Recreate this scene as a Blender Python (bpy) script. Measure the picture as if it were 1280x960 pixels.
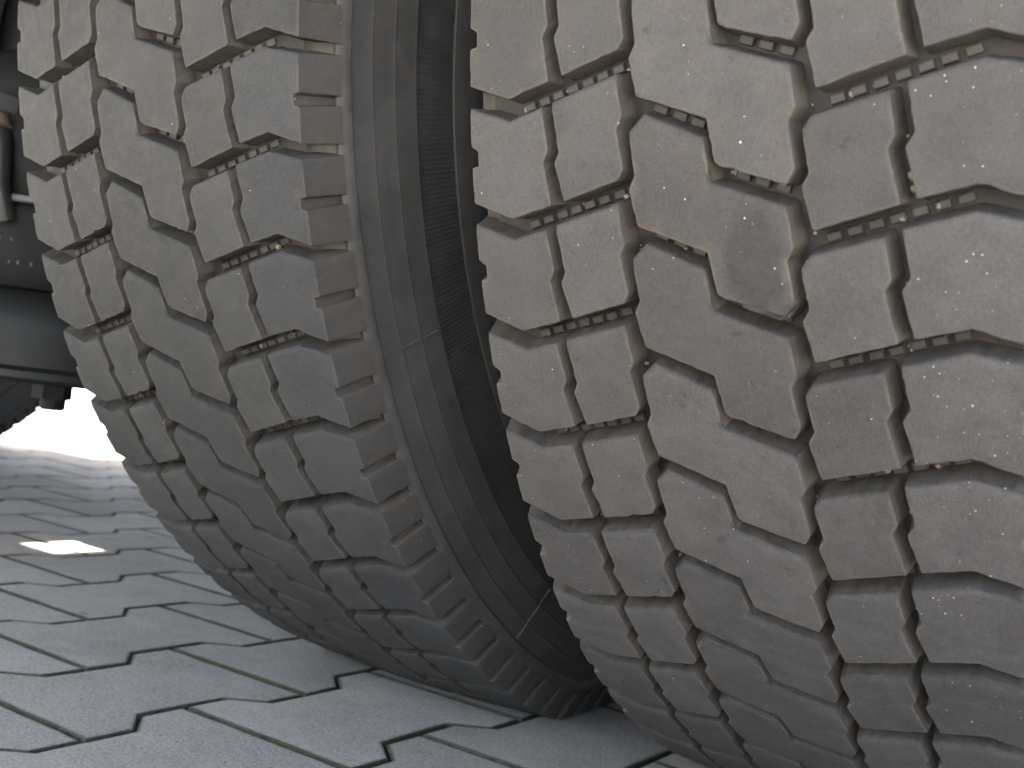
import bpy, bmesh, math, random
from mathutils import Matrix, Vector
from mathutils.geometry import delaunay_2d_cdt, intersect_line_line_2d
import numpy as np

random.seed(7)
for o in list(bpy.data.objects):
    bpy.data.objects.remove(o, do_unlink=True)
SC = bpy.context.scene
COL = SC.collection

# ------------------------------------------------------------------ camera
camd = bpy.data.cameras.new('camera')
cam = bpy.data.objects.new('camera', camd)
COL.objects.link(cam)
CAM_P = Vector((0.186552, -0.877879, 0.229543))
c_r = Vector((0.822890, 0.554474, 0.124141))
c_f = Vector((-0.560011, 0.828396, 0.012110))
c_u = Vector((-0.096123, -0.079485, 0.992191))
m = Matrix.Identity(4)
for i in range(3):
    m[i][0] = c_r[i]; m[i][1] = c_u[i]; m[i][2] = -c_f[i]; m[i][3] = CAM_P[i]
cam.matrix_world = m
camd.sensor_width = 36.0
camd.lens = 1426.495 / 1280 * 36.0
camd.clip_start = 0.01
camd.clip_end = 2000
camd.dof.use_dof = True
camd.dof.focus_distance = 0.56
camd.dof.aperture_fstop = 15
SC.camera = cam

# ------------------------------------------------------------------ world, sun, exposure
SUN_EL, SUN_AZ = 66.0, 205.0          # azimuth of the sun measured from +x towards +y (left of the truck)
world = bpy.data.worlds.new('World'); SC.world = world; world.use_nodes = True
wn = world.node_tree.nodes; wl = world.node_tree.links
bg = wn['Background']
sky = wn.new('ShaderNodeTexSky'); sky.sky_type = 'NISHITA'; sky.sun_disc = False
sky.sun_elevation = math.radians(SUN_EL)
sky.sun_rotation = math.radians(90 - SUN_AZ)
sky.air_density = 1.0; sky.dust_density = 6.0; sky.ozone_density = 0.6
wl.new(sky.outputs[0], bg.inputs[0]); bg.inputs[1].default_value = 0.10
sd = bpy.data.lights.new('sun', 'SUN'); sd.energy = 5.0; sd.angle = math.radians(0.55); sd.color = (1.0, 0.95, 0.87)
sun = bpy.data.objects.new('sun', sd); COL.objects.link(sun)
sdir = Vector((math.cos(math.radians(SUN_EL)) * math.cos(math.radians(SUN_AZ)),
               math.cos(math.radians(SUN_EL)) * math.sin(math.radians(SUN_AZ)),
               math.sin(math.radians(SUN_EL))))
sun.rotation_euler = sdir.to_track_quat('Z', 'Y').to_euler()
sun.location = sdir * 20
SC.view_settings.view_transform = 'Standard'; SC.view_settings.look = 'None'
SC.view_settings.gamma = 1.0; SC.view_settings.use_curve_mapping = False
SC.view_settings.exposure = 3.62
SC.view_settings.use_white_balance = True          # the photo is balanced for open shade
SC.view_settings.white_balance_temperature = 6550
SC.view_settings.white_balance_tint = 8

# ------------------------------------------------------------------ helpers
def link(o, parent=None):
    COL.objects.link(o)
    if parent is not None:
        o.parent = parent
    return o

def tag(o, label=None, cat=None, group=None, kind=None):
    if label: o['label'] = label
    if cat: o['category'] = cat
    if group: o['group'] = group
    if kind: o['kind'] = kind
    return o

def empty(name, loc, label, cat, group=None):
    o = bpy.data.objects.new(name, None); o.location = loc; o.empty_display_size = 0.05
    link(o); return tag(o, label, cat, group)

def mesh_from(name, verts, faces, mat, smooth_angle=None, attrs=None, uv=None):
    me = bpy.data.meshes.new(name)
    me.from_pydata([tuple(v) for v in verts], [], faces)
    if attrs:
        for k, vals in attrs.items():
            a = me.attributes.new(k, 'FLOAT', 'POINT'); a.data.foreach_set('value', np.asarray(vals, dtype=np.float32))
    if uv is not None:
        l = me.uv_layers.new(name='UVMap')
        vi = np.empty(len(me.loops), dtype=np.int32); me.loops.foreach_get('vertex_index', vi)
        l.data.foreach_set('uv', np.asarray(uv, dtype=np.float32)[vi].ravel())
    me.materials.append(mat)
    if smooth_angle is not None:
        me.polygons.foreach_set('use_smooth', [True] * len(me.polygons))
        me.set_sharp_from_angle(angle=math.radians(smooth_angle))
    me.update()
    return me

def bm_mesh(name, bm, mat, smooth_angle=None):
    me = bpy.data.meshes.new(name); bm.to_mesh(me); bm.free(); me.materials.append(mat)
    if smooth_angle is not None:
        me.polygons.foreach_set('use_smooth', [True] * len(me.polygons))
        me.set_sharp_from_angle(angle=math.radians(smooth_angle))
    return me

def obj(name, me, parent=None):
    o = bpy.data.objects.new(name, me); return link(o, parent)

def bevel_box(bm, cx, cy, cz, sx, sy, sz, bev=0.004, seg=2, rot=None):
    r = bmesh.ops.create_cube(bm, size=1.0)
    vs = r['verts']
    bmesh.ops.scale(bm, vec=(sx, sy, sz), verts=vs)
    if bev:
        es = list({e for v in vs for e in v.link_edges})
        rb = bmesh.ops.bevel(bm, geom=es, offset=bev, segments=seg, profile=0.5, affect='EDGES')
        vs = list({v for f in rb['faces'] for v in f.verts} | {v for v in vs if v.is_valid})
    if rot is not None:
        bmesh.ops.rotate(bm, cent=(0, 0, 0), matrix=rot, verts=vs)
    bmesh.ops.translate(bm, vec=(cx, cy, cz), verts=vs)

def lathe(bm, prof, seg, origin, axis='Z', closed_ends=True):
    """prof: list of (radius, height)."""
    rings = []
    for (r, hh) in prof:
        ring = []
        for k in range(seg):
            a = 2 * math.pi * k / seg
            p = (r * math.cos(a), r * math.sin(a), hh)
            if axis == 'X': p = (hh, p[0], p[1])
            elif axis == 'Y': p = (p[0], hh, p[1])
            ring.append(bm.verts.new((p[0] + origin[0], p[1] + origin[1], p[2] + origin[2])))
        rings.append(ring)
    for a, b in zip(rings[:-1], rings[1:]):
        for k in range(seg):
            bm.faces.new((a[k], a[(k + 1) % seg], b[(k + 1) % seg], b[k]))
    if closed_ends:
        bm.faces.new(rings[0][::-1]); bm.faces.new(rings[-1])
    bmesh.ops.recalc_face_normals(bm, faces=bm.faces[:])

def tube(bm, pts, rad, seg=10):
    pts = [Vector(p) for p in pts]
    rings = []
    for i, p in enumerate(pts):
        d = (pts[min(i + 1, len(pts) - 1)] - pts[max(i - 1, 0)]).normalized()
        u = d.orthogonal().normalized() if i == 0 else (u - d * u.dot(d)).normalized()
        v = d.cross(u)
        rr = rad[i] if isinstance(rad, (list, tuple)) else rad
        rings.append([bm.verts.new(p + (u * math.cos(2 * math.pi * k / seg) + v * math.sin(2 * math.pi * k / seg)) * rr) for k in range(seg)])
    for a, b in zip(rings[:-1], rings[1:]):
        for k in range(seg):
            bm.faces.new((a[k], a[(k + 1) % seg], b[(k + 1) % seg], b[k]))
    bm.faces.new(rings[0][::-1]); bm.faces.new(rings[-1])
    bmesh.ops.recalc_face_normals(bm, faces=bm.faces[:])

# ------------------------------------------------------------------ materials
class NT:
    def __init__(s, name):
        s.m = bpy.data.materials.new(name); s.m.use_nodes = True
        s.n = s.m.node_tree.nodes; s.l = s.m.node_tree.links
        s.b = s.n['Principled BSDF']; s.b.inputs['Specular IOR Level'].default_value = 0.4
    def node(s, t, **kw):
        nd = s.n.new(t)
        for k, v in kw.items(): setattr(nd, k, v)
        return nd
    def put(s, sock, v):
        if hasattr(v, 'links') or isinstance(v, bpy.types.NodeSocket): s.l.new(v, sock)
        else: sock.default_value = v
    def math(s, op, a, b=None, clamp=False):
        nd = s.node('ShaderNodeMath', operation=op, use_clamp=clamp)
        s.put(nd.inputs[0], a)
        if b is not None: s.put(nd.inputs[1], b)
        return nd.outputs[0]
    def vmath(s, op, a, b):
        nd = s.node('ShaderNodeVectorMath', operation=op); s.put(nd.inputs[0], a); s.put(nd.inputs[1], b)
        return nd.outputs['Value'] if op in ('DISTANCE', 'LENGTH') else nd.outputs[0]
    def noise(s, vec, scale, detail=3.0, rough=0.55, dist=0.0):
        nd = s.node('ShaderNodeTexNoise'); s.l.new(vec, nd.inputs['Vector'])
        nd.inputs['Scale'].default_value = scale; nd.inputs['Detail'].default_value = detail
        nd.inputs['Roughness'].default_value = rough; nd.inputs['Distortion'].default_value = dist
        return nd.outputs['Fac']
    def ramp(s, v, lo, hi, a=0.0, b=1.0):
        nd = s.node('ShaderNodeMapRange', interpolation_type='SMOOTHSTEP')
        s.put(nd.inputs[0], v); nd.inputs[1].default_value = lo; nd.inputs[2].default_value = hi
        nd.inputs[3].default_value = a; nd.inputs[4].default_value = b
        return nd.outputs[0]
    def mix(s, f, a, b):
        nd = s.node('ShaderNodeMix', data_type='RGBA')
        s.put(nd.inputs[0], f)
        for k, v in ((6, a), (7, b)):
            if isinstance(v, tuple): nd.inputs[k].default_value = (v[0], v[1], v[2], 1)
            else: s.l.new(v, nd.inputs[k])
        return nd.outputs[2]
    def attr(s, name, out='Fac', kind='GEOMETRY'):
        nd = s.node('ShaderNodeAttribute', attribute_name=name, attribute_type=kind); return nd.outputs[out]
    def specks(s, vec, scale, radius, keep):
        """tiny dots: 1 inside a dot. keep = share of cells that carry one"""
        v = s.node('ShaderNodeTexVoronoi'); s.l.new(vec, v.inputs['Vector']); v.inputs['Scale'].default_value = scale
        sp = s.node('ShaderNodeSeparateColor'); s.l.new(v.outputs['Color'], sp.inputs[0])
        rad = s.math('MULTIPLY', sp.outputs[1], radius)
        ins = s.math('LESS_THAN', v.outputs['Distance'], rad)
        kp = s.math('LESS_THAN', sp.outputs[0], keep)
        return s.math('MULTIPLY', ins, kp), sp.outputs[2]
    def scaled(s, vec, sc):
        nd = s.node('ShaderNodeMapping'); s.l.new(vec, nd.inputs[0]); nd.inputs['Scale'].default_value = sc
        return nd.outputs[0]
    def bump(s, hgt, strength, dist):
        nd = s.node('ShaderNodeBump'); s.l.new(hgt, nd.inputs['Height'])
        nd.inputs['Strength'].default_value = strength; nd.inputs['Distance'].default_value = dist
        s.l.new(nd.outputs[0], s.b.inputs['Normal']); return nd

def rubber_tread(name, base, dusty, brown, grit=0.06, patch=None, brown_amt=0.7):
    t = NT(name)
    uv = t.node('ShaderNodeUVMap', uv_map='UVMap').outputs[0]
    oi = t.node('ShaderNodeObjectInfo')
    cmb = t.node('ShaderNodeCombineXYZ')
    rx = t.math('MULTIPLY', oi.outputs['Random'], 37.0)
    t.put(cmb.inputs[0], rx); t.put(cmb.inputs[2], t.math('MULTIPLY', oi.outputs['Random'], 11.0))
    v = t.vmath('ADD', uv, cmb.outputs[0])
    big = t.noise(v, 30, 4, 0.6)
    med = t.noise(v, 140, 4, 0.65)
    fine = t.noise(v, 1100, 4, 0.8)
    scr = t.noise(t.scaled(v, (1.0, 0.3, 1.0)), 1100, 4, 0.75)       # scuffing along the rolling direction
    f = t.ramp(t.math('ADD', t.math('MULTIPLY', big, 0.55), t.math('MULTIPLY', med, 0.45)), 0.36, 0.64)
    col = t.mix(f, base, dusty)
    s1 = t.ramp(scr, 0.35, 0.7)
    col = t.mix(t.math('MULTIPLY', s1, 0.32), col, tuple(min(1, c * 1.45) for c in dusty))
    g1 = t.ramp(fine, 0.5, 0.62)
    col = t.mix(t.math('MULTIPLY', g1, 0.42), col, tuple(c * 0.55 for c in base))
    # dark scuffs
    dk = t.ramp(t.noise(v, 75, 5, 0.7), 0.62, 0.72)
    col = t.mix(t.math('MULTIPLY', dk, 0.55), col, tuple(c * 0.5 for c in base))
    # random tone of each block
    tone = t.node('ShaderNodeHueSaturation'); t.l.new(col, tone.inputs['Color'])
    t.put(tone.inputs['Value'], t.ramp(oi.outputs['Random'], 0, 1, 0.88, 1.12)); col = tone.outputs[0]
    # dust kept on edges and groove walls
    ndm = t.math('MULTIPLY', t.attr('near'), t.ramp(t.noise(v, 55, 5, 0.7), 0.48, 0.66))
    col = t.mix(t.math('MULTIPLY', ndm, 0.42), col, tuple(c * 0.85 for c in brown))
    grv = t.attr('groove'); edg = t.attr('edge')
    bn = t.ramp(t.noise(v, 220, 4, 0.7), 0.3, 0.62)
    wall = t.math('MULTIPLY', t.ramp(grv, 0.06, 0.3), t.ramp(grv, 1.0, 0.7))
    col = t.mix(t.math('MULTIPLY', wall, t.math('MULTIPLY_ADD', bn, brown_amt, ) if False else t.math('ADD', t.math('MULTIPLY', bn, brown_amt * 0.75), brown_amt * 0.25)), col, brown)
    col = t.mix(t.math('MULTIPLY', t.ramp(edg, 0.25, 1.0), t.math('ADD', t.math('MULTIPLY', bn, 0.45), 0.15)), col, tuple(c * 1.3 for c in brown))
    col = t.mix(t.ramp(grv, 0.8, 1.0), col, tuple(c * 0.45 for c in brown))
    heel_shade = t.math('MULTIPLY', t.attr('heel'), t.ramp(t.noise(v, 180, 4, 0.7), 0.25, 0.6, 0.95, 0.55))
    col = t.mix(heel_shade, col, (0.021, 0.0205, 0.020))  # heel walls painted near black to stand in for shade
    shl = t.attr('shoulder')
    col = t.mix(t.math('MULTIPLY', shl, t.math('ADD', t.math('MULTIPLY', t.ramp(t.noise(v, 60, 5, 0.75), 0.40, 0.62), 0.6), 0.3)), col, tuple((c * 0.66) for c in brown))
    rough = 0.78
    if patch:
        du = t.vmath('MULTIPLY', t.vmath('SUBTRACT', uv, (patch[0], patch[1], 0.0)), (1.0, 0.52, 1.0))
        wob = t.math('MULTIPLY', t.math('SUBTRACT', t.noise(uv, 120, 4, 0.7), 0.5), 0.016)
        dist = t.math('ADD', t.vmath('LENGTH', du, (0, 0, 0)), wob)
        pm = t.ramp(dist, patch[2] * 1.22, patch[2] * 0.7)
        pm = t.math('MULTIPLY', pm, t.ramp(t.noise(uv, 210, 5, 0.75), 0.3, 0.55, 0.45, 1.0))
        col = t.mix(t.math('MULTIPLY', pm, 0.66), col, (0.036, 0.037, 0.035))
    # grains of sand
    m1, c1 = t.specks(v, 430, 0.14, grit * 1.3)
    m2, c2 = t.specks(v, 130, 0.07, grit * 0.5)
    clus = t.ramp(t.noise(v, 40, 2, 0.5), 0.36, 0.56)
    sp = t.math('MAXIMUM', t.math('MULTIPLY', m1, clus), m2)
    if patch:
        m3, c3 = t.specks(v, 260, 0.16, 0.3)
        sp = t.math('MAXIMUM', sp, t.math('MULTIPLY', m3, pm))
    sp = t.math('MULTIPLY', sp, t.ramp(grv, 0.3, 0.1))
    col = t.mix(sp, col, t.mix(c1, (0.62, 0.5, 0.36), (0.75, 0.72, 0.66)))
    t.l.new(col, t.b.inputs['Base Color'])
    t.put(t.b.inputs['Roughness'], t.ramp(med, 0.3, 0.7, 0.66, 0.88))
    hgt = t.math('ADD', t.math('MULTIPLY', fine, 0.5), t.math('ADD', t.math('MULTIPLY', scr, 0.2), t.math('MULTIPLY', med, 1.2)))
    hgt = t.math('ADD', hgt, t.math('MULTIPLY', sp, 0.6))
    t.bump(hgt, 0.7, 0.0009)
    return t.m

def rubber_side(name, base, brown, dustamt):
    t = NT(name)
    tc = t.node('ShaderNodeTexCoord').outputs['Object']
    n1 = t.noise(tc, 14, 4, 0.6); n2 = t.noise(tc, 90, 4, 0.65); n3 = t.noise(tc, 900, 2, 0.6)
    f = t.ramp(t.math('ADD', t.math('MULTIPLY', n1, 0.6), t.math('MULTIPLY', n2, 0.4)), 0.4, 0.66)
    col = t.mix(f, base, tuple(c * 1.5 for c in base))
    d = t.attr('dust')
    bn = t.ramp(n2, 0.35, 0.65)
    col = t.mix(t.math('MULTIPLY', d, t.math('ADD', t.math('MULTIPLY', bn, dustamt * 0.7), dustamt * 0.3)), col, brown)
    col = t.mix(t.math('MULTIPLY', t.ramp(n3, 0.6, 0.8), 0.25), col, brown)
    col = t.mix(t.attr('floor'), col, t.mix(t.ramp(n2, 0.4, 0.7), (0.018, 0.0175, 0.017), (0.045, 0.039, 0.032)))  # groove floor coloured dark in place of the shade down there
    t.l.new(col, t.b.inputs['Base Color'])
    t.put(t.b.inputs['Roughness'], t.ramp(n2, 0.3, 0.7, 0.55, 0.75))
    t.bump(t.math('ADD', n3, n2), 0.3, 0.0004)
    return t.m

def metal_paint(name, base, rough=0.45, dirt=0.35, spec=0.5):
    t = NT(name)
    tc = t.node('ShaderNodeTexCoord').outputs['Object']
    n1 = t.noise(tc, 9, 5, 0.65); n2 = t.noise(tc, 160, 3, 0.6)
    col = t.mix(t.math('MULTIPLY', t.ramp(n1, 0.45, 0.7), dirt), base, (0.09, 0.075, 0.055))
    t.l.new(col, t.b.inputs['Base Color']); t.b.inputs['Specular IOR Level'].default_value = spec
    t.put(t.b.inputs['Roughness'], t.ramp(n1, 0.3, 0.7, rough, min(1, rough + 0.25)))
    t.bump(n2, 0.15, 0.001)
    return t.m

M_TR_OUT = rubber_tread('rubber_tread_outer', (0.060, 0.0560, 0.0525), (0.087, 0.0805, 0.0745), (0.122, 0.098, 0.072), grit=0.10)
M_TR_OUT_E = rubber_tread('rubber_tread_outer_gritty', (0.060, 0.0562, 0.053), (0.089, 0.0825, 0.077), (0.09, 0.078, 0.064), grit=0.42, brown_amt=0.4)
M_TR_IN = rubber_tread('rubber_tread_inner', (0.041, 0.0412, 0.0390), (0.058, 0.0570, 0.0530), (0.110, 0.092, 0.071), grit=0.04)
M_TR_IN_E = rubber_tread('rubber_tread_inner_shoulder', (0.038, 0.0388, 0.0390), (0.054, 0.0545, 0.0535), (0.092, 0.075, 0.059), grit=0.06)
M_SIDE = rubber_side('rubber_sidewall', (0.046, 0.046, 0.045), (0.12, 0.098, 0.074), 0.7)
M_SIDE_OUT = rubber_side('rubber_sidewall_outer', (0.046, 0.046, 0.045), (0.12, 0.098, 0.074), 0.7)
M_BLACK = metal_paint('black_paint', (0.010, 0.0115, 0.0115), 0.33, 0.04, 0.3)
M_GREY = metal_paint('grey_galvanised', (0.10, 0.105, 0.11), 0.4, 0.4)
M_RIM = metal_paint('rim_silver', (0.32, 0.32, 0.31), 0.45, 0.4)
M_DECK = metal_paint('deck_steel', (0.24, 0.23, 0.21), 0.6, 0.5)
M_HOSE = metal_paint('hose_rubber', (0.02, 0.02, 0.02), 0.3, 0.1)
M_BELLOWS = metal_paint('bellows_rubber', (0.008, 0.009, 0.009), 0.55, 0.04, 0.25)
M_TAN = metal_paint('hose_tan', (0.16, 0.11, 0.075), 0.6, 0.3)  # tan for the painted hose highlight and the small rod

def paver_mat(name):
    t = NT(name)
    tc = t.node('ShaderNodeTexCoord').outputs['Object']
    geo = t.node('ShaderNodeNewGeometry').outputs['Position']
    oi = t.node('ShaderNodeObjectInfo').outputs['Random']
    n1 = t.noise(geo, 6, 4, 0.6); n2 = t.noise(geo, 45, 5, 0.7); n3 = t.noise(geo, 420, 5, 0.85)
    col = t.mix(t.ramp(t.math('ADD', t.math('MULTIPLY', n1, 0.6), t.math('MULTIPLY', n2, 0.4)), 0.35, 0.65), (0.345, 0.322, 0.292), (0.46, 0.430, 0.388))
    col = t.mix(t.math('MULTIPLY', t.ramp(n3, 0.5, 0.6), 0.6), col, (0.56, 0.53, 0.485))
    col = t.mix(t.math('MULTIPLY', t.ramp(n3, 0.47, 0.38), 0.65), col, (0.16, 0.15, 0.137))
    st = t.ramp(t.noise(geo, 22, 5, 0.75), 0.63, 0.72)
    col = t.mix(t.math('MULTIPLY', st, 0.5), col, (0.08, 0.077, 0.07))
    m1, c1 = t.specks(geo, 70, 0.13, 0.18)
    col = t.mix(m1, col, (0.5, 0.48, 0.43))
    m2, c2 = t.specks(geo, 190, 0.2, 0.25)
    col = t.mix(t.math('MULTIPLY', m2, 0.7), col, (0.06, 0.058, 0.055))
    rim = t.math('MULTIPLY', t.ramp(t.attr('rim'), 0.35, 1.0), t.ramp(t.noise(geo, 60, 4, 0.7), 0.3, 0.6, 0.2, 0.6))
    col = t.mix(rim, col, t.mix(t.ramp(t.noise(geo, 8, 3, 0.6), 0.45, 0.6), (0.055, 0.052, 0.046), (0.075, 0.074, 0.038)))
    tone = t.node('ShaderNodeHueSaturation'); t.l.new(col, tone.inputs['Color'])
    t.put(tone.inputs['Value'], t.ramp(oi, 0, 1, 0.88, 1.1))
    t.l.new(tone.outputs[0], t.b.inputs['Base Color'])
    t.put(t.b.inputs['Roughness'], 0.92); t.b.inputs['Specular IOR Level'].default_value = 0.12
    t.bump(t.math('ADD', t.math('MULTIPLY', n3, 1.0), t.math('MULTIPLY', n2, 0.8)), 0.8, 0.0022)
    return t.m
M_PAVER = paver_mat('paver_concrete')

def joint_mat():
    t = NT('joint_sand')
    geo = t.node('ShaderNodeNewGeometry').outputs['Position']
    n1 = t.noise(geo, 9, 4, 0.6); n2 = t.noise(geo, 120, 4, 0.7)
    col = t.mix(t.ramp(n2, 0.3, 0.7), (0.035, 0.032, 0.027), (0.09, 0.08, 0.062))
    col = t.mix(t.math('MULTIPLY', t.ramp(n1, 0.42, 0.58), t.ramp(n2, 0.35, 0.6)), col, (0.055, 0.058, 0.022))
    t.l.new(col, t.b.inputs['Base Color']); t.b.inputs['Roughness'].default_value = 0.95
    t.bump(n2, 0.8, 0.003)
    return t.m
M_JOINT = joint_mat()

# ------------------------------------------------------------------ ground and paving
R0, H = 0.5, 0.473            # tyre radius, height of the axle
bm = bmesh.new()
G = 400
vs = [bm.verts.new((x, y, -0.0042)) for x, y in ((-G, -G), (G, -G), (G, G), (-G, G))]
bm.faces.new(vs)
ground = obj('ground', bm_mesh('ground', bm, M_JOINT)); tag(ground, 'sandy mossy bed showing in the joints between pavers', kind='structure')
paving = bpy.data.objects.new('paving', None); link(paving)
tag(paving, 'grey interlocking double T concrete paving under the truck', kind='structure')

PW, PL, PX0, PY0 = 0.127, 0.183, -0.448, -0.3545
def paver_outline(gap=0.0021):
    w, n, hl, s = PW / 2 + 0.0115 - gap, PW / 2 - 0.0115 - gap, PL / 2 - gap, 0.0365
    e = PL / 2 - s + 0.0
    # right side from bottom end to top end
    right = [(w, -hl), (w, -(PL / 2 - 0.036)), (n, -(PL / 2 - 0.036 - 0.021)), (n, (PL / 2 - 0.036 - 0.021)), (w, PL / 2 - 0.036), (w, hl)]
    return right + [(-x, -y) for x, y in right]
def offset_poly(pts, d):
    n = len(pts); out = []
    for i in range(n):
        p0, p1, p2 = Vector(pts[i - 1]), Vector(pts[i]), Vector(pts[(i + 1) % n])
        d1 = (p1 - p0); d2 = (p2 - p1)
        if d1.length < 1e-9 or d2.length < 1e-9: out.append(tuple(p1)); continue
        d1.normalize(); d2.normalize()
        n1 = Vector((d1.y, -d1.x)); n2 = Vector((d2.y, -d2.x))    # outward for CCW
        b = n1 + n2
        k = b.length_squared
        b = b * (2.0 / k) if k > 0.4 else n1
        if b.length > 2.0: b = b.normalized() * 2.0
        out.append((p1.x + b.x * d, p1.y + b.y * d))
    return out
def paver_geo(seed):
    rnd = random.Random(seed)
    o = paver_outline()
    dense = []
    for i in range(len(o)):
        a, b = Vector(o[i]), Vector(o[(i + 1) % len(o)])
        k = max(1, int((b - a).length / 0.02))
        for j in range(k):
            p = a.lerp(b, j / k); dense.append((p.x + rnd.uniform(-.0005, .0005), p.y + rnd.uniform(-.0005, .0005)))
    rings = [(dense, -0.014), (dense, -0.0010), (offset_poly(dense, -0.0010), -0.0003), (offset_poly(dense, -0.0052), 0.0)]
    vs, fs = [], []
    n = len(dense)
    for ring, z in rings:
        for (x, y) in ring: vs.append((x, y, z + (rnd.uniform(-.0002, .0001) if z < 0 else 0)))
    for r in range(3):
        for i in range(n):
            j = (i + 1) % n
            fs.append((r * n + i, r * n + j, (r + 1) * n + j, (r + 1) * n + i))
    fs.append(tuple(range(3 * n, 4 * n)))
    mi = [1] * (2 * n) + [0] * (n + 1)
    return vs, fs, mi
pgeo = [paver_geo(s) for s in range(4)]
pmesh = []
for v, f, mi in pgeo:
    me = mesh_from('paver', v, f, M_PAVER, 18, {'rim': [1.0 if k < len(v) * 3 // 4 else 0.0 for k in range(len(v))]}); me.materials.append(M_JOINT); me.polygons.foreach_set('material_index', mi); pmesh.append(me)
def view_xy(p):
    d = Vector(p) - CAM_P; z = d.dot(c_f)
    if z <= 0.05: return None
    return 640 + 1426.5 * d.dot(c_r) / z, 480 - 1426.5 * d.dot(c_u) / z, z
cells = []
for k in range(-60, 40):
    for j in range(-40, 50):
        x = PX0 + PW * k; y = PY0 + PL * (j + (0.5 if k % 2 else 0.0))
        inview = 1e9
        for q in ((x, y), (x - .06, y - .09), (x + .06, y - .09), (x - .06, y + .09), (x + .06, y + .09)):
            v = view_xy((q[0], q[1], 0))
            if v and -30 < v[0] < 1310 and -30 < v[1] < 1000: inview = min(inview, v[2])
        cells.append((inview, math.hypot(x - CAM_P.x, y - CAM_P.y), x, y))
cells.sort()
rest_v, rest_f, rest_m, rest_r = [], [], [], []
rp = random.Random(3)
for idx, (iv, dd, x, y) in enumerate(cells):
    flip = rp.random() < 0.5; dz = rp.uniform(-0.0004, 0.0); q = rp.randrange(4)
    tx, ty = rp.uniform(-.0009, .0009), rp.uniform(-.0007, .0007)
    if abs(x + .17) < .45 and abs(y) < .3: dz *= 0.2; tx = ty = 0
    if idx < 290 and iv < 5.0:
        o = obj('paver', pmesh[q], paving); o.location = (x, y, dz); o.rotation_euler = (tx, ty, math.pi if flip else 0)
    else:
        v, f, mi = pgeo[q]; b = len(rest_v); rest_m.extend(mi); rest_r.extend([1.0 if k < len(v) * 3 // 4 else 0.0 for k in range(len(v))]); s = -1 if flip else 1
        rest_v.extend((x + s * a, y + s * bb, z + dz) for a, bb, z in v)
        rest_f.extend(tuple(i + b for i in ff) for ff in f)
me = mesh_from('paver_field', rest_v, rest_f, M_PAVER, 18, {'rim': rest_r}); me.materials.append(M_JOINT); me.polygons.foreach_set('material_index', rest_m)
o = obj('paver_field', me, paving); tag(o, kind='stuff')
# beyond the modelled pavers the square goes on as one sheet
bm = bmesh.new()
x0, x1, y0, y1 = PX0 - PW * 60.6, PX0 + PW * 39.6, PY0 - PL * 40.6, PY0 + PL * 50.2
for (a, b, c, d) in ((-G, -G, G, y0), (-G, y1, G, G), (-G, y0, x0, y1), (x1, y0, G, y1)):
    bm.faces.new([bm.verts.new(p) for p in ((a, b, -0.003), (c, b, -0.003), (c, d, -0.003), (a, d, -0.003))])
o = obj('pavement', bm_mesh('pavement', bm, M_PAVER)); tag(o, 'far reach of the grey concrete paving', kind='structure')

# ------------------------------------------------------------------ tyre pattern (a in mm across, t in pitches round the tyre)
NP = 61
DE = 2 * math.pi / NP
CR = 0.3444
A0 = -0.0044
BLOCKS = {
 'A': [(-122.8, .727), (-101, .848), (-83.6, .747), (-80.6, 1.10), (-83.3, 1.20), (-80.0, 1.548), (-101, 1.672), (-122.5, 1.545), (-122.5, 1.238), (-118.8, 1.226), (-118.8, 1.10), (-122.6, 1.058)],
 'B': [(-78.2, .712), (-47, .525), (-44.1, .853), (-46.6, .952), (-43.7, 1.262), (-46.3, 1.345), (-73, 1.512), (-77.3, 1.206), (-74.8, 1.116)],
 'C': [(-33.9, .835), (-8.3, 1.02), (-4.8, 1.357), (25.7, 1.531), (28.5, 1.836), (25.8, 1.936), (28.8, 2.262), (26, 2.372), (0, 2.248), (-3, 2.215), (-6.6, 1.892), (-37.4, 1.702), (-41, 1.414), (-38.3, 1.312), (-40.7, .965)],
 'D': [(34.5, .892), (62, .739), (64.8, 1.044), (62.4, 1.142), (67.3, 1.518), (36, 1.708), (31.6, 1.39), (34.3, 1.298), (31.2, .985)],
 'E': [(68.1, .688), (92.6, .556), (114, .645), (114, 1.015), (110.4, 1.035), (110.4, 1.135), (114, 1.15), (114.2, 1.50), (92.7, 1.378), (73, 1.478), (68.5, 1.13), (71.6, 1.027)],
}
PITCH = DE * R0          # metres per pitch on the circumference
DEPTH = 0.0112

def rsurf(a): return R0 - CR * a * a
def wheel_pt(a, s, hh):
    """a across (m), s round (m), hh height over the worn surface"""
    th = s / R0; r = rsurf(a) + hh
    return (a, -r * math.cos(th), -r * math.sin(th))

def pt_in_poly(x, y, poly):
    c = False; n = len(poly); j = n - 1
    for i in range(n):
        xi, yi = poly[i]; xj, yj = poly[j]
        if (yi > y) != (yj > y) and x < (xj - xi) * (y - yi) / (yj - yi) + xi: c = not c
        j = i
    return c
def edge_dist(x, y, poly):
    d = 1e9; n = len(poly)
    for i in range(n):
        ax, ay = poly[i]; bx, by = poly[(i + 1) % n]
        vx, vy = bx - ax, by - ay; L = vx * vx + vy * vy
        u = 0 if L == 0 else max(0, min(1, ((x - ax) * vx + (y - ay) * vy) / L))
        d = min(d, math.hypot(x - ax - u * vx, y - ay - u * vy))
    return d

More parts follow.
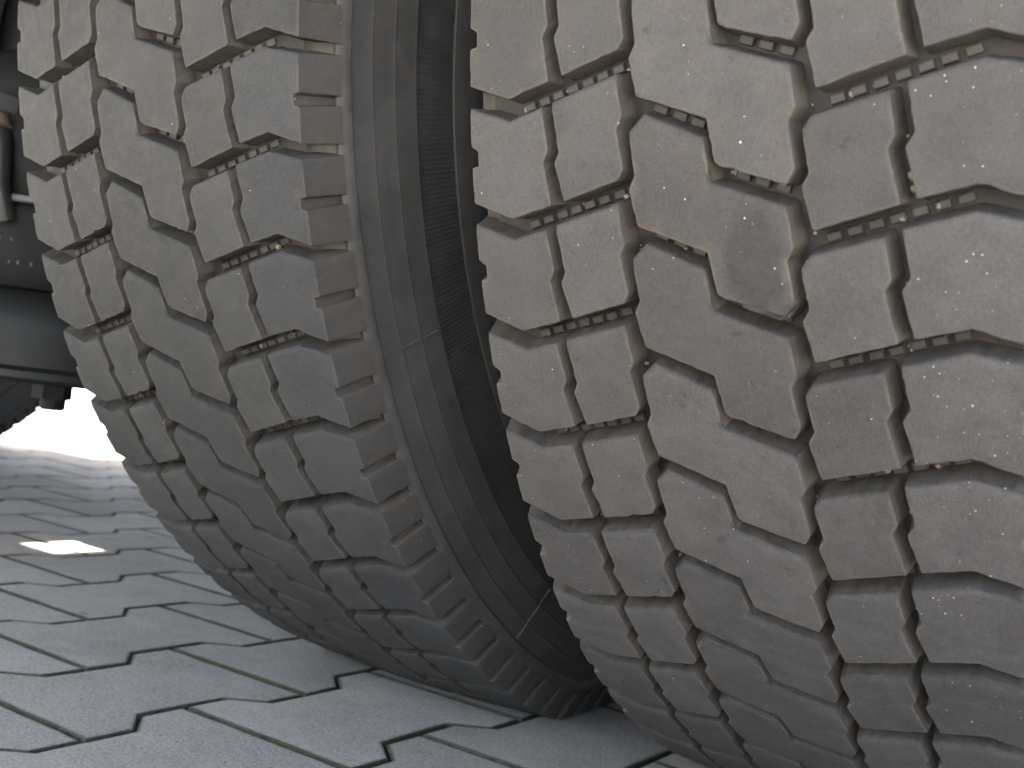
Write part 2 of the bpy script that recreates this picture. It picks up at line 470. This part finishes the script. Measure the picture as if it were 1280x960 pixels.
def block_geo(key, seed):
    rnd = random.Random(hash((key, seed)) % 1000 if False else (ord(key) * 31 + seed))
    poly = [(a * 0.001, t * PITCH) for a, t in BLOCKS[key]]
    ar = sum(poly[i][0] * poly[(i + 1) % len(poly)][1] - poly[(i + 1) % len(poly)][0] * poly[i][1] for i in range(len(poly)))
    if ar < 0: poly = poly[::-1]
    # slightly rounded corners, then resample with small nicks
    pr = []
    n = len(poly)
    for i in range(n):
        p0, p1, p2 = Vector(poly[i - 1]), Vector(poly[i]), Vector(poly[(i + 1) % n])
        rr = 0.0006
        a = p1 + (p0 - p1).normalized() * min(rr, (p0 - p1).length * .35); b = p1 + (p2 - p1).normalized() * min(rr, (p2 - p1).length * .35)
        pr += [a, (a + b) / 4 + p1 / 2, b]
    out = []
    for i in range(len(pr)):
        a, b = pr[i], pr[(i + 1) % len(pr)]
        L = (b - a).length; k = max(1, round(L / 0.0035))
        for j in range(k):
            p = a.lerp(b, j / k)
            if j: p = p + Vector((rnd.gauss(0, .00012), rnd.gauss(0, .00012)))
            if rnd.random() < .015 and j: p = p + (Vector((sum(q[0] for q in poly) / len(poly), sum(q[1] for q in poly) / len(poly))) - p).normalized() * rnd.uniform(.0003, .0010)
            out.append((p.x, p.y))
    n = len(out)
    TOPS = {'A': [(-122.8, .727), (-101, .848), (-83.6, .747)], 'B': [(-78.2, .712), (-47, .525)], 'C': [(-40.7, .965), (-33.9, .835), (-8.3, 1.02)],
            'C2': [(-4.8, 1.357), (25.7, 1.531)], 'D': [(31.2, .985), (34.5, .892), (62, .739)], 'E': [(68.1, .688), (92.6, .556), (114, .645)]}
    def ytop(x):
        L = TOPS['C2' if key == 'C' and x > -0.0058 else key]; xm = x * 1000
        for (a, ta), (b, tb) in zip(L[:-1], L[1:]):
            if xm <= b or (b, tb) == L[-1]: return (ta + (tb - ta) * (xm - a) / (b - a)) * PITCH
    # two inset rings round off the edge
    ins1 = offset_poly(out, -0.0005); ins2 = offset_poly(out, -0.0022)
    pts = [Vector(p) for p in out]
    cons = [(i, (i + 1) % n) for i in range(n)]
    for ring, dmin in ((ins1, .0004), (ins2, .0018)):
        for p in ring:
            if pt_in_poly(p[0], p[1], out) and edge_dist(p[0], p[1], out) > dmin: pts.append(Vector(p))
    xs = [p[0] for p in out]; ys = [p[1] for p in out]
    for dl in (.0006, .0014, .0026, .0042):
        x = min(xs) + .001
        while x < max(xs):
            yy = ytop(x) + dl
            if pt_in_poly(x, yy, out) and edge_dist(x, yy, out) > min(.0011, dl * .7): pts.append(Vector((x, yy)))
            x += .0034
    st = 0.0042
    y = min(ys); row = 0
    while y < max(ys):
        x = min(xs) + (st / 2 if row % 2 else 0)
        while x < max(xs):
            if pt_in_poly(x, y, out) and edge_dist(x, y, out) > 0.0042 and y > ytop(x) + .0062: pts.append(Vector((x, y)))
            x += st
        y += st * .87; row += 1
    ov, oe, of, orig, _, _ = delaunay_2d_cdt(pts, cons, [], 1, 1e-7)
    # worn heel: the edge that meets the groove above (small s)
    sw = rnd.uniform(0.8, 1.2)
    def height(x, y):
        d = edge_dist(x, y, out)
        hgt = -0.00035 * max(0, 1 - d / 0.0006)
        dt = max(0.0, y - ytop(x))
        q_ = max(0.0, 1 - dt / (0.0050 * sw))
        hgt -= 0.0011 * (1 - math.sqrt(max(0.0, 1 - q_ * q_)))
        return hgt
    V, gr, ed, sh, UV, nd, he = [], [], [], [], [], [], []
    idx = {}
    for p in ov:
        hh = height(p.x, p.y)
        V.append((p.x, p.y, hh)); gr.append(0.0); sh.append(0.0)
        de_ = edge_dist(p.x, p.y, out); hl_ = min(1.0, max(0.0, (p.y - ytop(p.x)) / 0.006))
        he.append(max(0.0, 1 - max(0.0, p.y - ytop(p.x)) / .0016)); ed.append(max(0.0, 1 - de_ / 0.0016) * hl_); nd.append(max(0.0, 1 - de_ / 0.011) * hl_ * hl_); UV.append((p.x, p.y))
    F = [tuple(f) for f in of]
    # outline loop as indices of output vertices
    loop = []
    for i in range(n):
        for k, ol in enumerate(orig):
            if i in ol: loop.append(k); break
    prev = loop
    side = -1 if key == 'A' else (1 if key == 'E' else 0)
    amax = max(abs(p[0] - A0) for p in out)
    nrm = offset_poly(out, 1.0)
    levels = [(0.0006, 0.0001, 0.12), (DEPTH * .5, 0.0006, 0.5), (DEPTH * .9, 0.0012, 0.85), (DEPTH + .0012, 0.0021, 1.0)]
    for (dep, off, g) in levels:
        ring = []
        for i in range(n):
            x, y = out[i]; nx, ny = nrm[i][0] - x, nrm[i][1] - y
            outer = side != 0 and abs(x - A0) > amax - 0.0062
            h0 = V[loop[i]][2]
            if outer:
                k = dep / (DEPTH + .0012)
                xx = x + side * (0.0085 if abs(x - A0) > amax - .0022 else 0.0070) * k ** 1.15 ; yy = y + (ny * off if abs(ny) > .6 else 0) * .5
                hh = h0 * (1 - k) - 0.0215 * k
                hh += CR * (xx * xx - x * x)      # heights counted from the edge, not from the curved crown
                s_ = 1.0; gg = 0.0 if abs(nx) > .55 else g
            else:
                xx, yy = x + nx * off, y + ny * off
                hh = h0 + (-(DEPTH + .0012) - h0) * dep / (DEPTH + .0012)
                s_ = 0.0; gg = g
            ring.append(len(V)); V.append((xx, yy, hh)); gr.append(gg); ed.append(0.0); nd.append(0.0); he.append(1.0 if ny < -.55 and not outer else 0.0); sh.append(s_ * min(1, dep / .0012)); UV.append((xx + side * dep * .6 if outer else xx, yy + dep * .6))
        for i in range(n):
            j = (i + 1) % n
            F.append((prev[j], prev[i], ring[i], ring[j]))
        prev = ring
    return V, F, gr, ed, sh, UV, nd, he

def deform(p):
    """flatten the tyre where it stands on the ground; p is relative to the wheel centre"""
    x, y, z = p
    if z > -0.30: return p
    r = math.hypot(y, z); cs = -z / r
    lim = (H - 0.0006) / cs
    top = rsurf(x if abs(x - A0) < .119 else A0 + math.copysign(.119, x - A0))
    d = top - lim
    if d <= 0: return p
    w = min(1.0, max(0.0, (r - 0.33) / 0.14))
    r2 = r - d * w
    bl = math.sin(math.pi * min(1, max(0, (r - 0.30) / 0.19)))
    x2 = x + math.copysign(0.35 * d * bl, x - A0) if abs(x - A0) > .105 else x
    return (x2, y * r2 / r, z * r2 / r)

BG = {(k, s): block_geo(k, s) for k in BLOCKS for s in range(4)}
def block_mesh(key, seed, mat, bend=None):
    V, F, gr, ed, sh, UV, nd, he = BG[(key, seed)]
    P = [wheel_pt(*v) for v in V]
    if bend is not None:
        c_, s_ = math.cos(bend), math.sin(bend)
        P = [(x, y * c_ - z * s_, y * s_ + z * c_) for x, y, z in P]
        P = [deform(p) for p in P]
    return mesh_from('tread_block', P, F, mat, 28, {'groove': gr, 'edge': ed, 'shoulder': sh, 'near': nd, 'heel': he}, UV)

# profile of the casing: (distance from centre line, radius, dust)
def casing_profile():
    pr = []
    for k in range(13):
        b = -0.112 + 0.224 * k / 12
        pr.append((b, rsurf(b + A0) - DEPTH, 0.35))
    right = [(.1155, .4795, .8), (.1203, .4748, .8), (.1216, .4740, .8), (.1246, .4752, .6), (.1262, .4738, .4), (.1276, .4708, .3), (.1280, .4690, .4), (.1281, .4678, .9), (.1272, .4664, .5), (.1262, .4655, .2),
             (.1278, .4600, .1), (.1294, .4545, .2), (.1299, .4535, .6), (.1293, .4525, .4), (.1312, .4460, .1), (.1327, .4405, .2), (.1332, .4395, .6), (.1326, .4385, .4),
             (.1340, .4330, .1), (.1354, .4268, .2), (.1358, .4256, .6), (.1352, .4247, .3), (.1335, .4240, .1)]
    r2 = [(.1355, .3940, .05), (.1366, .3932, .2), (.1368, .3920, .3), (.1385, .3880, .1), (.1395, .3750, .05), (.1392, .3560, .05), (.1365, .3360, .05), (.1310, .3180, .05), (.1240, .3030, .05), (.1160, .2920, .05), (.1080, .2850, .05), (.1000, .2810, .05)]
    r = right + r2
    return [(-b, rr, d) for b, rr, d in reversed(r)] + pr + r
def casing_mesh(mat):
    pr = casing_profile(); SEG = 244
    V, F, D = [], [], []
    for k in range(SEG):
        a = 2 * math.pi * k / SEG
        for b, r, d in pr:
            V.append(deform((b + A0, r * math.cos(a), r * math.sin(a)))); D.append(d)
    n = len(pr)
    for k in range(SEG):
        k2 = (k + 1) % SEG
        for i in range(n - 1):
            F.append((k * n + i, k * n + i + 1, k2 * n + i + 1, k2 * n + i))
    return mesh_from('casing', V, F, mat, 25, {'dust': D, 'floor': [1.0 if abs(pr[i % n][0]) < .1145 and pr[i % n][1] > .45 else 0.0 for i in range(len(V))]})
def ribbed_mesh(mat, side):
    NR = 61 * 16; V, F, D = [], [], []
    rows = [(.13385, .4236), (.1349, .408), (.1357, .3946)]
    for k in range(NR):
        for q, up in ((0, 0.0), (.3, 0.00032), (.6, 0.00032), (.85, 0.0)):
            a = 2 * math.pi * (k + q) / NR
            for b, r in rows:
                V.append(deform((A0 + side * (b + up), r * math.cos(a), r * math.sin(a)))); D.append(0.1)
    n = 3; T = NR * 4
    for k in range(T):
        k2 = (k + 1) % T
        for i in range(2):
            f = (k * n + i, k * n + i + 1, k2 * n + i + 1, k2 * n + i)
            F.append(f if side > 0 else f[::-1])
    return mesh_from('ribbed_band', V, F, mat, 30, {'dust': D})
def seam_mesh(mat, side, ang):
    V, F, D = [], [], []
    pts = [(.1285, .4670), (.1300, .4540), (.1333, .4400), (.1358, .4262)]
    ns = [(.1266, .4662), (.1278, .460), (.1294, .4547), (.1294, .4522), (.1312, .446), (.1328, .4407), (.1327, .4382), (.134, .433), (.1355, .427)]
    for b, r in ns:
        for q, up in ((-.0008, -0.0004), (-.0002, .0009), (.0004, .0009), (.001, -0.0004)):
            a = ang + q / r
            V.append(deform((A0 + side * (b + up), -r * math.cos(a), -r * math.sin(a)))); D.append(.7)
    for i in range(len(ns) - 1):
        for j in range(3): F.append((i * 4 + j, i * 4 + j + 1, i * 4 + j + 5, i * 4 + j + 4))
    return mesh_from('mould_seam', V, F, mat, None, {'dust': D})
# stone ejectors: little ridges on the floor of the cross grooves
EJ = []
for (a0, t0, a1, t1, n) in ((-99, 1.76, -47, 1.45, 7), (37, 1.80, 91, 1.47, 7), (-35, 1.77, -10, 1.945, 3), (1, 2.30, 25, 2.44, 3)):
    for k in range(n):
        u = (k + .5) / n
        EJ.append((a0 + (a1 - a0) * u, t0 + (t1 - t0) * u, (a1 - a0) * .001 / n, (t1 - t0) * PITCH / n))
def ejector_mesh(mat, start):
    V, F, D = [], [], []
    rnd = random.Random(5)
    for i in range(NP):
        for (a, t, da, ds) in EJ:
            d = Vector((da, ds)); L = d.length; d.normalize(); nn = Vector((-d.y, d.x))
            c = Vector((a * .001, (t + i) * PITCH)); b = len(V)
            hl, hw, hg = L * .34, .0017, .0022 * rnd.uniform(.6, 1.1)
            for (lv, sc) in ((-DEPTH - .001, 1.25), (-DEPTH + hg * .8, 1.0), (-DEPTH + hg, .75)):
                for (u, w) in ((-1, -1), (1, -1), (1, 1), (-1, 1)):
                    p = c + d * hl * u * (1 if sc > .8 else .88) + nn * hw * w * sc
                    th = p.y / R0 + start
                    r = rsurf(p.x) + lv
                    V.append(deform((p.x, -r * math.cos(th), -r * math.sin(th)))); D.append(.35)
            for l in (0, 4):
                for k in range(4): F.append((b + l + k, b + l + (k + 1) % 4, b + l + 4 + (k + 1) % 4, b + l + 4 + k))
            F.append((b + 8, b + 9, b + 10, b + 11))
    return mesh_from('stone_ejector', V, F, mat, None, {'dust': D})
def rim_mesh(mat, face):
    bm = bmesh.new()
    prof = [(.281, -.10), (.287, -.112), (.281, -.114), (.268, -.10), (.262, -.06), (.258, .0), (.262, .06), (.268, .10), (.281, .114), (.287, .112), (.281, .10)]
    lathe(bm, prof, 96, (A0, 0, 0), 'X', closed_ends=False)
    d = bmesh.new()
    dp = [(.262, face * .02), (.235, face * .085), (.20, face * .098), (.12, face * .10), (.11, face * .075), (.0, face * .07)]
    dp2 = [(max(r, .001), x) for r, x in dp]
    lathe(d, dp2, 96, (A0, 0, 0), 'X', closed_ends=False)
    me = bm_mesh('rim', bm, mat, 40); me2 = bm_mesh('wheel_disc', d, mat, 40)
    return me, me2

TRUCK = empty('truck', (0, 0, 0), 'truck seen low from behind, twin rear tyres close up on grey paving', 'truck')
def part(name, loc, label, cat=None, group=None):
    o = bpy.data.objects.new(name, None); o.location = loc; o.empty_display_size = 0.05
    link(o, TRUCK); o['label'] = label; return o
PHI = math.radians(15.5)
BP = {(k, s): None for k in BLOCKS for s in range(4)}
def make_wheel(x, phase, mt, mte, mside, label, face, name='wheel', rows=(-9, 17), patch=False, group='tyres on the rear axle'):
    w = part(name, (x, 0, H), label)
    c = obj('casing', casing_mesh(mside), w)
    for sd_ in (-1, 1): obj('ribbed_band', ribbed_mesh(mside, sd_), w)
    base = PHI + phase
    tag(obj('stone_ejector', ejector_mesh(mside, base), w), kind='stuff')
    meshes = {}
    rnd = random.Random(11 if face > 0 else 23)
    stuffV, stuffF, sg, se, ss, su, sn, sk = [], [], [], [], [], [], [], []
    for i in range(NP):
        row = i if i < NP // 2 else i - NP
        ang = base + row * DE
        for key in 'ABCDE':
            s = rnd.randrange(4)
            mat = mte if key == 'E' else mt
            midang = ang + 1.2 * DE
            a_ = (midang + math.pi) % (2 * math.pi) - math.pi
            if rows[0] <= row < rows[1]:
                if abs(a_ - math.pi / 2) < math.radians(32):
                    o = obj('tread_block', block_mesh(key, s, mat, ang), w)
                else:
                    if patch and key == 'C' and row == -1:
                        o = obj('tread_block', block_mesh(key, s, M_PATCH), w); o['label'] = 'tread block with a dark damp patch full of sand grains'
                    else:
                        kk = (key, s)
                        if kk not in meshes: meshes[kk] = block_mesh(key, s, mat)
                        o = obj('tread_block', meshes[kk], w)
                    o.rotation_euler = (ang, 0, 0)
            else:
                V, F, gr, ed, sh, UV, nd, he = BG[(key, s)]
                b = len(stuffV); c_, s_ = math.cos(ang), math.sin(ang)
                for v in V:
                    px, py, pz = wheel_pt(*v)
                    stuffV.append(deform((px, py * c_ - pz * s_, py * s_ + pz * c_)))
                stuffF.extend(tuple(q + b for q in f) for f in F)
                sg += gr; se += ed; ss += sh; sn += nd; sk += he; su += [(p[0] + .3 * row, p[1]) for p in UV]
    if stuffV:
        tag(obj('tread_far_side', mesh_from('tread_far_side', stuffV, stuffF, mt, 28, {'groove': sg, 'edge': se, 'shoulder': ss, 'near': sn, 'heel': sk}, su), w), kind='stuff')
    r1, r2 = rim_mesh(M_RIM, face)
    rm = obj('rim', r1, w); obj('wheel_disc', r2, w)
    return w, w

# unwrap position of the damp patch on the outer tyre (metres across, metres round)
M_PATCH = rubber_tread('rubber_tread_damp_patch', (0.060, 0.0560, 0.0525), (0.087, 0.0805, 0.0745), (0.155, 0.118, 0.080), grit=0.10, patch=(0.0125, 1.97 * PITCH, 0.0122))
XL = -0.34098
PHL = -0.053002
wR, cR = make_wheel(0.0, 0.0, M_TR_OUT, M_TR_OUT_E, M_SIDE_OUT, 'dusty outer wheel with grit on worn zigzag tread blocks', 1, patch=True)
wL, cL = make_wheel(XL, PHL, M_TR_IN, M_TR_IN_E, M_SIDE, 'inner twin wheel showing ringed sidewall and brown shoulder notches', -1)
for wheel, side in ((cL, 1), (cL, -1), (cR, 1), (cR, -1)):
    for k in range(12):
        obj('mould_seam', seam_mesh(M_SIDE, side, math.radians(15.5 + 8.6 - 24.5 + 30 * k)), wheel)

# ------------------------------------------------------------------ wheels on the other side of the truck (only the edge of one shows under the axle)
XC = -1.04
M_TR_SHADE = rubber_tread('rubber_tread_shade', (0.012, 0.012, 0.012), (0.018, 0.018, 0.017), (0.025, 0.022, 0.018), grit=0.0)  # far wheels' tread rubber darkened, shade put into the colour
M_SIDE_SHADE = rubber_side('rubber_sidewall_shade', (0.012, 0.012, 0.012), (0.03, 0.026, 0.022), 0.5)  # sidewall of the far wheels, with the same painted shade
wF, cF = make_wheel(2 * XC - XL, 0.02, M_TR_SHADE, M_TR_SHADE, M_SIDE_SHADE, 'dark inner wheel at the far end of the axle, seen beneath the air spring', 1, rows=(99, 99))
for ch in wF.children:
    if ch.name.startswith('tread_far_side'): ch.name = 'tread'
def copy_tree(o, parent=None):
    c = o.copy(); link(c, parent)
    for ch in o.children: copy_tree(ch, c)
    return c
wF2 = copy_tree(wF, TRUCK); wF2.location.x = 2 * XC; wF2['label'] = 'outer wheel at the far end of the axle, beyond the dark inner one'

# ------------------------------------------------------------------ axle
ax = part('rear_axle', (XC, 0, H), 'black rear axle tube with round differential housing joining the wheels', 'axle')
bm = bmesh.new()
lathe(bm, [(.055, -1.02), (.10, -1.015), (.11, -.97), (.11, -.70), (.095, -.62), (.075, -.56), (.075, -.34), (.09, -.27), (.115, -.18), (.132, -.08), (.134, .0), (.132, .08), (.115, .18), (.09, .27), (.075, .34), (.075, .56), (.095, .62), (.11, .70), (.11, .97), (.10, 1.015), (.055, 1.02)], 40, (0, 0, 0), 'X')
obj('axle_tube', bm_mesh('axle_tube', bm, M_BLACK, 35), ax)
bm = bmesh.new()
lathe(bm, [(.04, .27), (.10, .26), (.125, .235), (.128, .15), (.13, .05)], 40, (0, 0, 0), 'Y')
obj('differential_cover', bm_mesh('differential_cover', bm, M_BLACK, 35), ax)
for k in range(12):
    bm = bmesh.new(); a = 2 * math.pi * k / 12
    lathe(bm, [(.009, 0), (.009, .010), (.006, .013)], 6, (.112 * math.cos(a), .252, .112 * math.sin(a)), 'Y')
    obj('cover_bolt', bm_mesh('cover_bolt', bm, M_GREY, 30), ax)

# ------------------------------------------------------------------ chassis and deck
DZ = 1.12
ch = part('chassis', (XC, 0, .72), 'black truck frame and steel deck above the wheels', 'truck frame')
for sx in (-1, 1):
    bm = bmesh.new()
    x = sx * .42
    bevel_box(bm, x, .665, .19, .012, 4.95, .28, .003)
    bevel_box(bm, x - sx * .04, .665, .322, .07, 4.95, .012, .003)
    bevel_box(bm, x - sx * .04, .665, .058, .07, 4.95, .012, .003)
    obj('frame_rail', bm_mesh('frame_rail', bm, M_BLACK, 35), ch)
for y in (-1.2, -.55, .82, 1.4, 2.3, 3.0):
    bm = bmesh.new(); bevel_box(bm, 0, y, .19, .82, .07, .20, .006)
    obj('cross_member', bm_mesh('cross_member', bm, M_BLACK, 35), ch)
for y in (-1.8, -1.40, -.9, -.4, .0, .617, 1.2, 1.8, 2.4, 3.0):
    bm = bmesh.new(); bevel_box(bm, 0.07, y, .363, 2.4, .06, .066, .004)
    obj('deck_bearer', bm_mesh('deck_bearer', bm, M_BLACK, 35), ch)
# deck sheet, with an added opening, placed to throw a sun spot on the paving
spots = [(-0.935, -0.07, .033, .04)]
holes = []
for (sx, sy, hx, hy) in spots:
    q = DZ / sdir.z
    holes.append((sx + sdir.x * q - XC, sy + sdir.y * q, hx, hy))
xs = sorted({-1.17, 1.33} | {h[0] - h[2] for h in holes} | {h[0] + h[2] for h in holes})
ys = sorted({-1.85, 3.2} | {h[1] - h[3] for h in holes} | {h[1] + h[3] for h in holes})
bm = bmesh.new(); gv = {}
def gvert(x, y, z):
    k = (round(x, 5), round(y, 5), z)
    if k not in gv: gv[k] = bm.verts.new((x, y, z))
    return gv[k]
zt, zb = DZ - .72 + .005, DZ - .72 - .003
def solid(i, j):
    if not (0 <= i < len(xs) - 1 and 0 <= j < len(ys) - 1): return False
    cx, cy = (xs[i] + xs[i + 1]) / 2, (ys[j] + ys[j + 1]) / 2
    return not any(abs(cx - h[0]) < h[2] and abs(cy - h[1]) < h[3] for h in holes)
for i in range(len(xs) - 1):
    for j in range(len(ys) - 1):
        if not solid(i, j): continue
        a, b, c, d = xs[i], xs[i + 1], ys[j], ys[j + 1]
        bm.faces.new([gvert(*p, zt) for p in ((a, c), (b, c), (b, d), (a, d))])
        bm.faces.new([gvert(*p, zb) for p in ((a, d), (b, d), (b, c), (a, c))])
        for (di, dj, p, q) in ((-1, 0, (a, d), (a, c)), (1, 0, (b, c), (b, d)), (0, -1, (a, c), (b, c)), (0, 1, (b, d), (a, d))):
            if not solid(i + di, j + dj):
                bm.faces.new([gvert(*p, zb), gvert(*q, zb), gvert(*q, zt), gvert(*p, zt)])
obj('deck_sheet', bm_mesh('deck_sheet', bm, M_DECK), ch)
for x in (-1.185, 1.345):
    bm = bmesh.new(); bevel_box(bm, x, .675, .36, .026, 5.05, .12, .006)
    obj('side_rave', bm_mesh('side_rave', bm, M_BLACK, 35), ch)

# ------------------------------------------------------------------ air spring beside the inner wheel
sp = part('air_spring', (-.825, -.19, .19), 'black rubber air spring bellows on a rounded pedestal beside the inner wheel', 'air spring')
bm = bmesh.new()
lathe(bm, [(.10, .0), (.146, .0), (.150, .004), (.150, .010), (.144, .014), (.146, .050), (.142, .066), (.130, .078), (.115, .082)], 72, (0, 0, 0))
ped = obj('pedestal', bm_mesh('pedestal', bm, M_BLACK, 35), sp)
bm = bmesh.new()
lathe(bm, [(.10, .081), (.120, .083), (.127, .092), (.128, .110), (.128, .150), (.124, .157)], 72, (0, 0, 0))
bel = obj('bellows', bm_mesh('bellows', bm, M_BELLOWS, 35), sp)
bm = bmesh.new()
lathe(bm, [(.11, .1575), (.131, .1575), (.1325, .1590), (.1325, .1625), (.131, .164), (.115, .164)], 72, (0, 0, 0))
obj('crimp_ring', bm_mesh('crimp_ring', bm, M_GREY, 35), sp)
bm = bmesh.new()
lathe(bm, [(.115, .1645), (.124, .166), (.128, .20), (.126, .26), (.112, .29), (.10, .30), (.10, .56)], 72, (0, 0, 0))
obj('upper_bellows', bm_mesh('upper_bellows', bm, M_BELLOWS, 35), sp)
# worn moulded characters on the bellows: only unreadable flecks of them show
rl = random.Random(4)
bm = bmesh.new()
for zz in (.104, .124):
    for k in range(26):
        if rl.random() < .3: continue
        a = math.radians(-120 + k * 4.2 + rl.uniform(-.6, .6))
        w_, h_ = rl.uniform(.0012, .0024), rl.uniform(.002, .0045)
        bevel_box(bm, .1282 * math.cos(a), .1282 * math.sin(a), zz, .0016, w_, h_, 0, rot=None)
obj('moulded_lettering', bm_mesh('moulded_lettering', bm, M_GREY), sp)
# nut hanging from the pedestal
bm = bmesh.new(); bx, by = .105, -.072
lathe(bm, [(.017, -.012), (.017, .001)], 6, (bx, by, 0))
nt = obj('nut', bm_mesh('nut', bm, M_BELLOWS, 30), sp)
bm = bmesh.new(); lathe(bm, [(.009, -.022), (.011, -.020), (.011, -.011)], 20, (bx + .003, by, 0))
obj('stud', bm_mesh('stud', bm, M_BELLOWS, 35), sp)

bm_ = part('spring_beam', (-.64, -.05, .19), 'black steel beam under the axle carrying the air spring pedestal', 'beam')
bm = bmesh.new(); bevel_box(bm, -.01, -.02, -.011, .25, .22, .021, .006)
obj('beam_plate', bm_mesh('beam_plate', bm, M_BLACK, 35), bm_)
bm = bmesh.new(); bevel_box(bm, 0, .05, .105, .06, .07, .21, .008)
obj('axle_bracket', bm_mesh('axle_bracket', bm, M_BLACK, 35), bm_)

sh = part('shock_absorber', (-.835, -.315, .43), 'grey shock absorber tube standing above the air spring', 'shock absorber')
bm = bmesh.new(); tube(bm, [(-.012, 0, .012), (.0, 0, .10), (.022, 0, .24), (.04, 0, .40)], [.024, .026, .026, .026], 24)
obj('damper_tube', bm_mesh('damper_tube', bm, M_GREY, 40), sh)
bm = bmesh.new(); bevel_box(bm, .02, .01, .002, .10, .06, .016, .004)
obj('mount_bracket', bm_mesh('mount_bracket', bm, M_GREY, 35), sh)
ho = part('air_hose', (-.80, -.31, .36), 'curved black air hose with a tan highlight next to the inner wheel', 'hose')
bm = bmesh.new(); tube(bm, [(-.06, 0, .05), (-.03, 0, .062), (0, 0, .066), (.022, 0, .058), (.032, 0, .035), (.036, 0, .0), (.038, .01, -.03)], .0095, 14)
obj('hose', bm_mesh('hose', bm, M_HOSE, 50), ho)
bm = bmesh.new(); tube(bm, [(.008, -.002, .066), (.022, -.002, .0585), (.028, -.002, .048)], .0112, 16)  # highlight on the hose, built as a tan sleeve
obj('hose_highlight', bm_mesh('hose_highlight', bm, M_TAN, 40), ho)
bm = bmesh.new(); tube(bm, [(.006, -.004, .032), (.011, -.004, .012), (.008, -.004, -.006)], [.004, .006, .004], 12)  # short tan rod beside the hose
obj('tan_rod', bm_mesh('tan_rod', bm, M_TAN, 40), ho)

# ------------------------------------------------------------------ torn strip of rubber at the foot of one tread block
fl = bmesh.new()
pts = []
ring_prev = None
for k in range(15):
    u = k / 14
    a = .008 + .0225 * u
    t = (2.372 - .085 * (1 - min(1, u * 1.3)) - 1 - (.14 * max(0, u - .72) / .28)) * PITCH
    lift = .0002 + .0010 * math.sin(math.pi * u) + .0004 * math.sin(9 * u)
    wd = .0006 + .0009 * u
    tw = u * 2.2
    c = Vector((a, t, lift)); dv = Vector((0.0, math.cos(tw), math.sin(tw))) * wd
    nv = Vector((0.0, -math.sin(tw), math.cos(tw))) * .00055
    ring = [fl.verts.new(wheel_pt(*p)) for p in (c - dv - nv, c + dv - nv, c + dv + nv, c - dv + nv)]
    if ring_prev:
        for q in range(4): fl.faces.new((ring_prev[q], ring_prev[(q + 1) % 4], ring[(q + 1) % 4], ring[q]))
    else: fl.faces.new(ring[::-1])
    ring_prev = ring
fl.faces.new(ring_prev)
bmesh.ops.recalc_face_normals(fl, faces=fl.faces[:])
o = obj('torn_rubber', bm_mesh('torn_rubber', fl, rubber_side('torn_rubber', (0.035, 0.033, 0.03), (0.09, 0.07, 0.05), .5), 60), wR)
o.rotation_euler = (PHI, 0, 0)

# ------------------------------------------------------------------ grit wedged in the grooves
def grit_mesh(mat, n, seed, start, lines):
    rnd = random.Random(seed); V, F, D = [], [], []
    ico = bmesh.new(); bmesh.ops.create_icosphere(ico, subdivisions=1, radius=1.0)
    ico.verts.index_update(); iv = [v.co.copy() for v in ico.verts]; jf = [tuple(v.index for v in f.verts) for f in ico.faces]; ico.free()
    for _ in range(n):
        a0, t0, a1, t1 = rnd.choice(lines); u = rnd.random(); row = rnd.randint(-3, 12)
        a = (a0 + (a1 - a0) * u) * .001 + rnd.gauss(0, .0008); s_ = (t0 + (t1 - t0) * u + row) * PITCH + rnd.gauss(0, .0012)
        rad = rnd.choice((.0006, .0008, .001, .0015)) * rnd.uniform(.8, 1.2); b = len(V)
        th = s_ / R0 + start; r = rsurf(a) - DEPTH + rad * .6
        if math.sin(th) > .93: continue
        cx, cy, cz = a, -r * math.cos(th), -r * math.sin(th)
        sc = (rnd.uniform(.7, 1.2), rnd.uniform(.7, 1.2), rnd.uniform(.7, 1.2))
        for v in iv:
            k = rnd.uniform(.8, 1.1)
            V.append((cx + v.x * rad * sc[0] * k, cy + v.y * rad * sc[1] * k, cz + v.z * rad * sc[2] * k))
        F.extend(tuple(i + b for i in f) for f in jf)
    return mesh_from('grit', V, F, mat)
M_GRIT = metal_paint('sand_grit', (0.30, 0.25, 0.19), 0.8, 0.5, 0.3)
LINES = [(-99, 1.76, -47, 1.45), (37, 1.80, 91, 1.47), (-35, 1.77, -10, 1.945), (1, 2.30, 25, 2.44), (-80.5, .9, -78, 1.5), (66, .9, 70, 1.45), (-42, .9, -41, 1.7), (30, 1.0, 33, 1.8)]
tag(obj('grit', grit_mesh(M_GRIT, 420, 1, PHI, LINES), wR), kind='stuff')
tag(obj('grit', grit_mesh(M_GRIT, 260, 2, PHI + PHL, LINES), wL), kind='stuff')
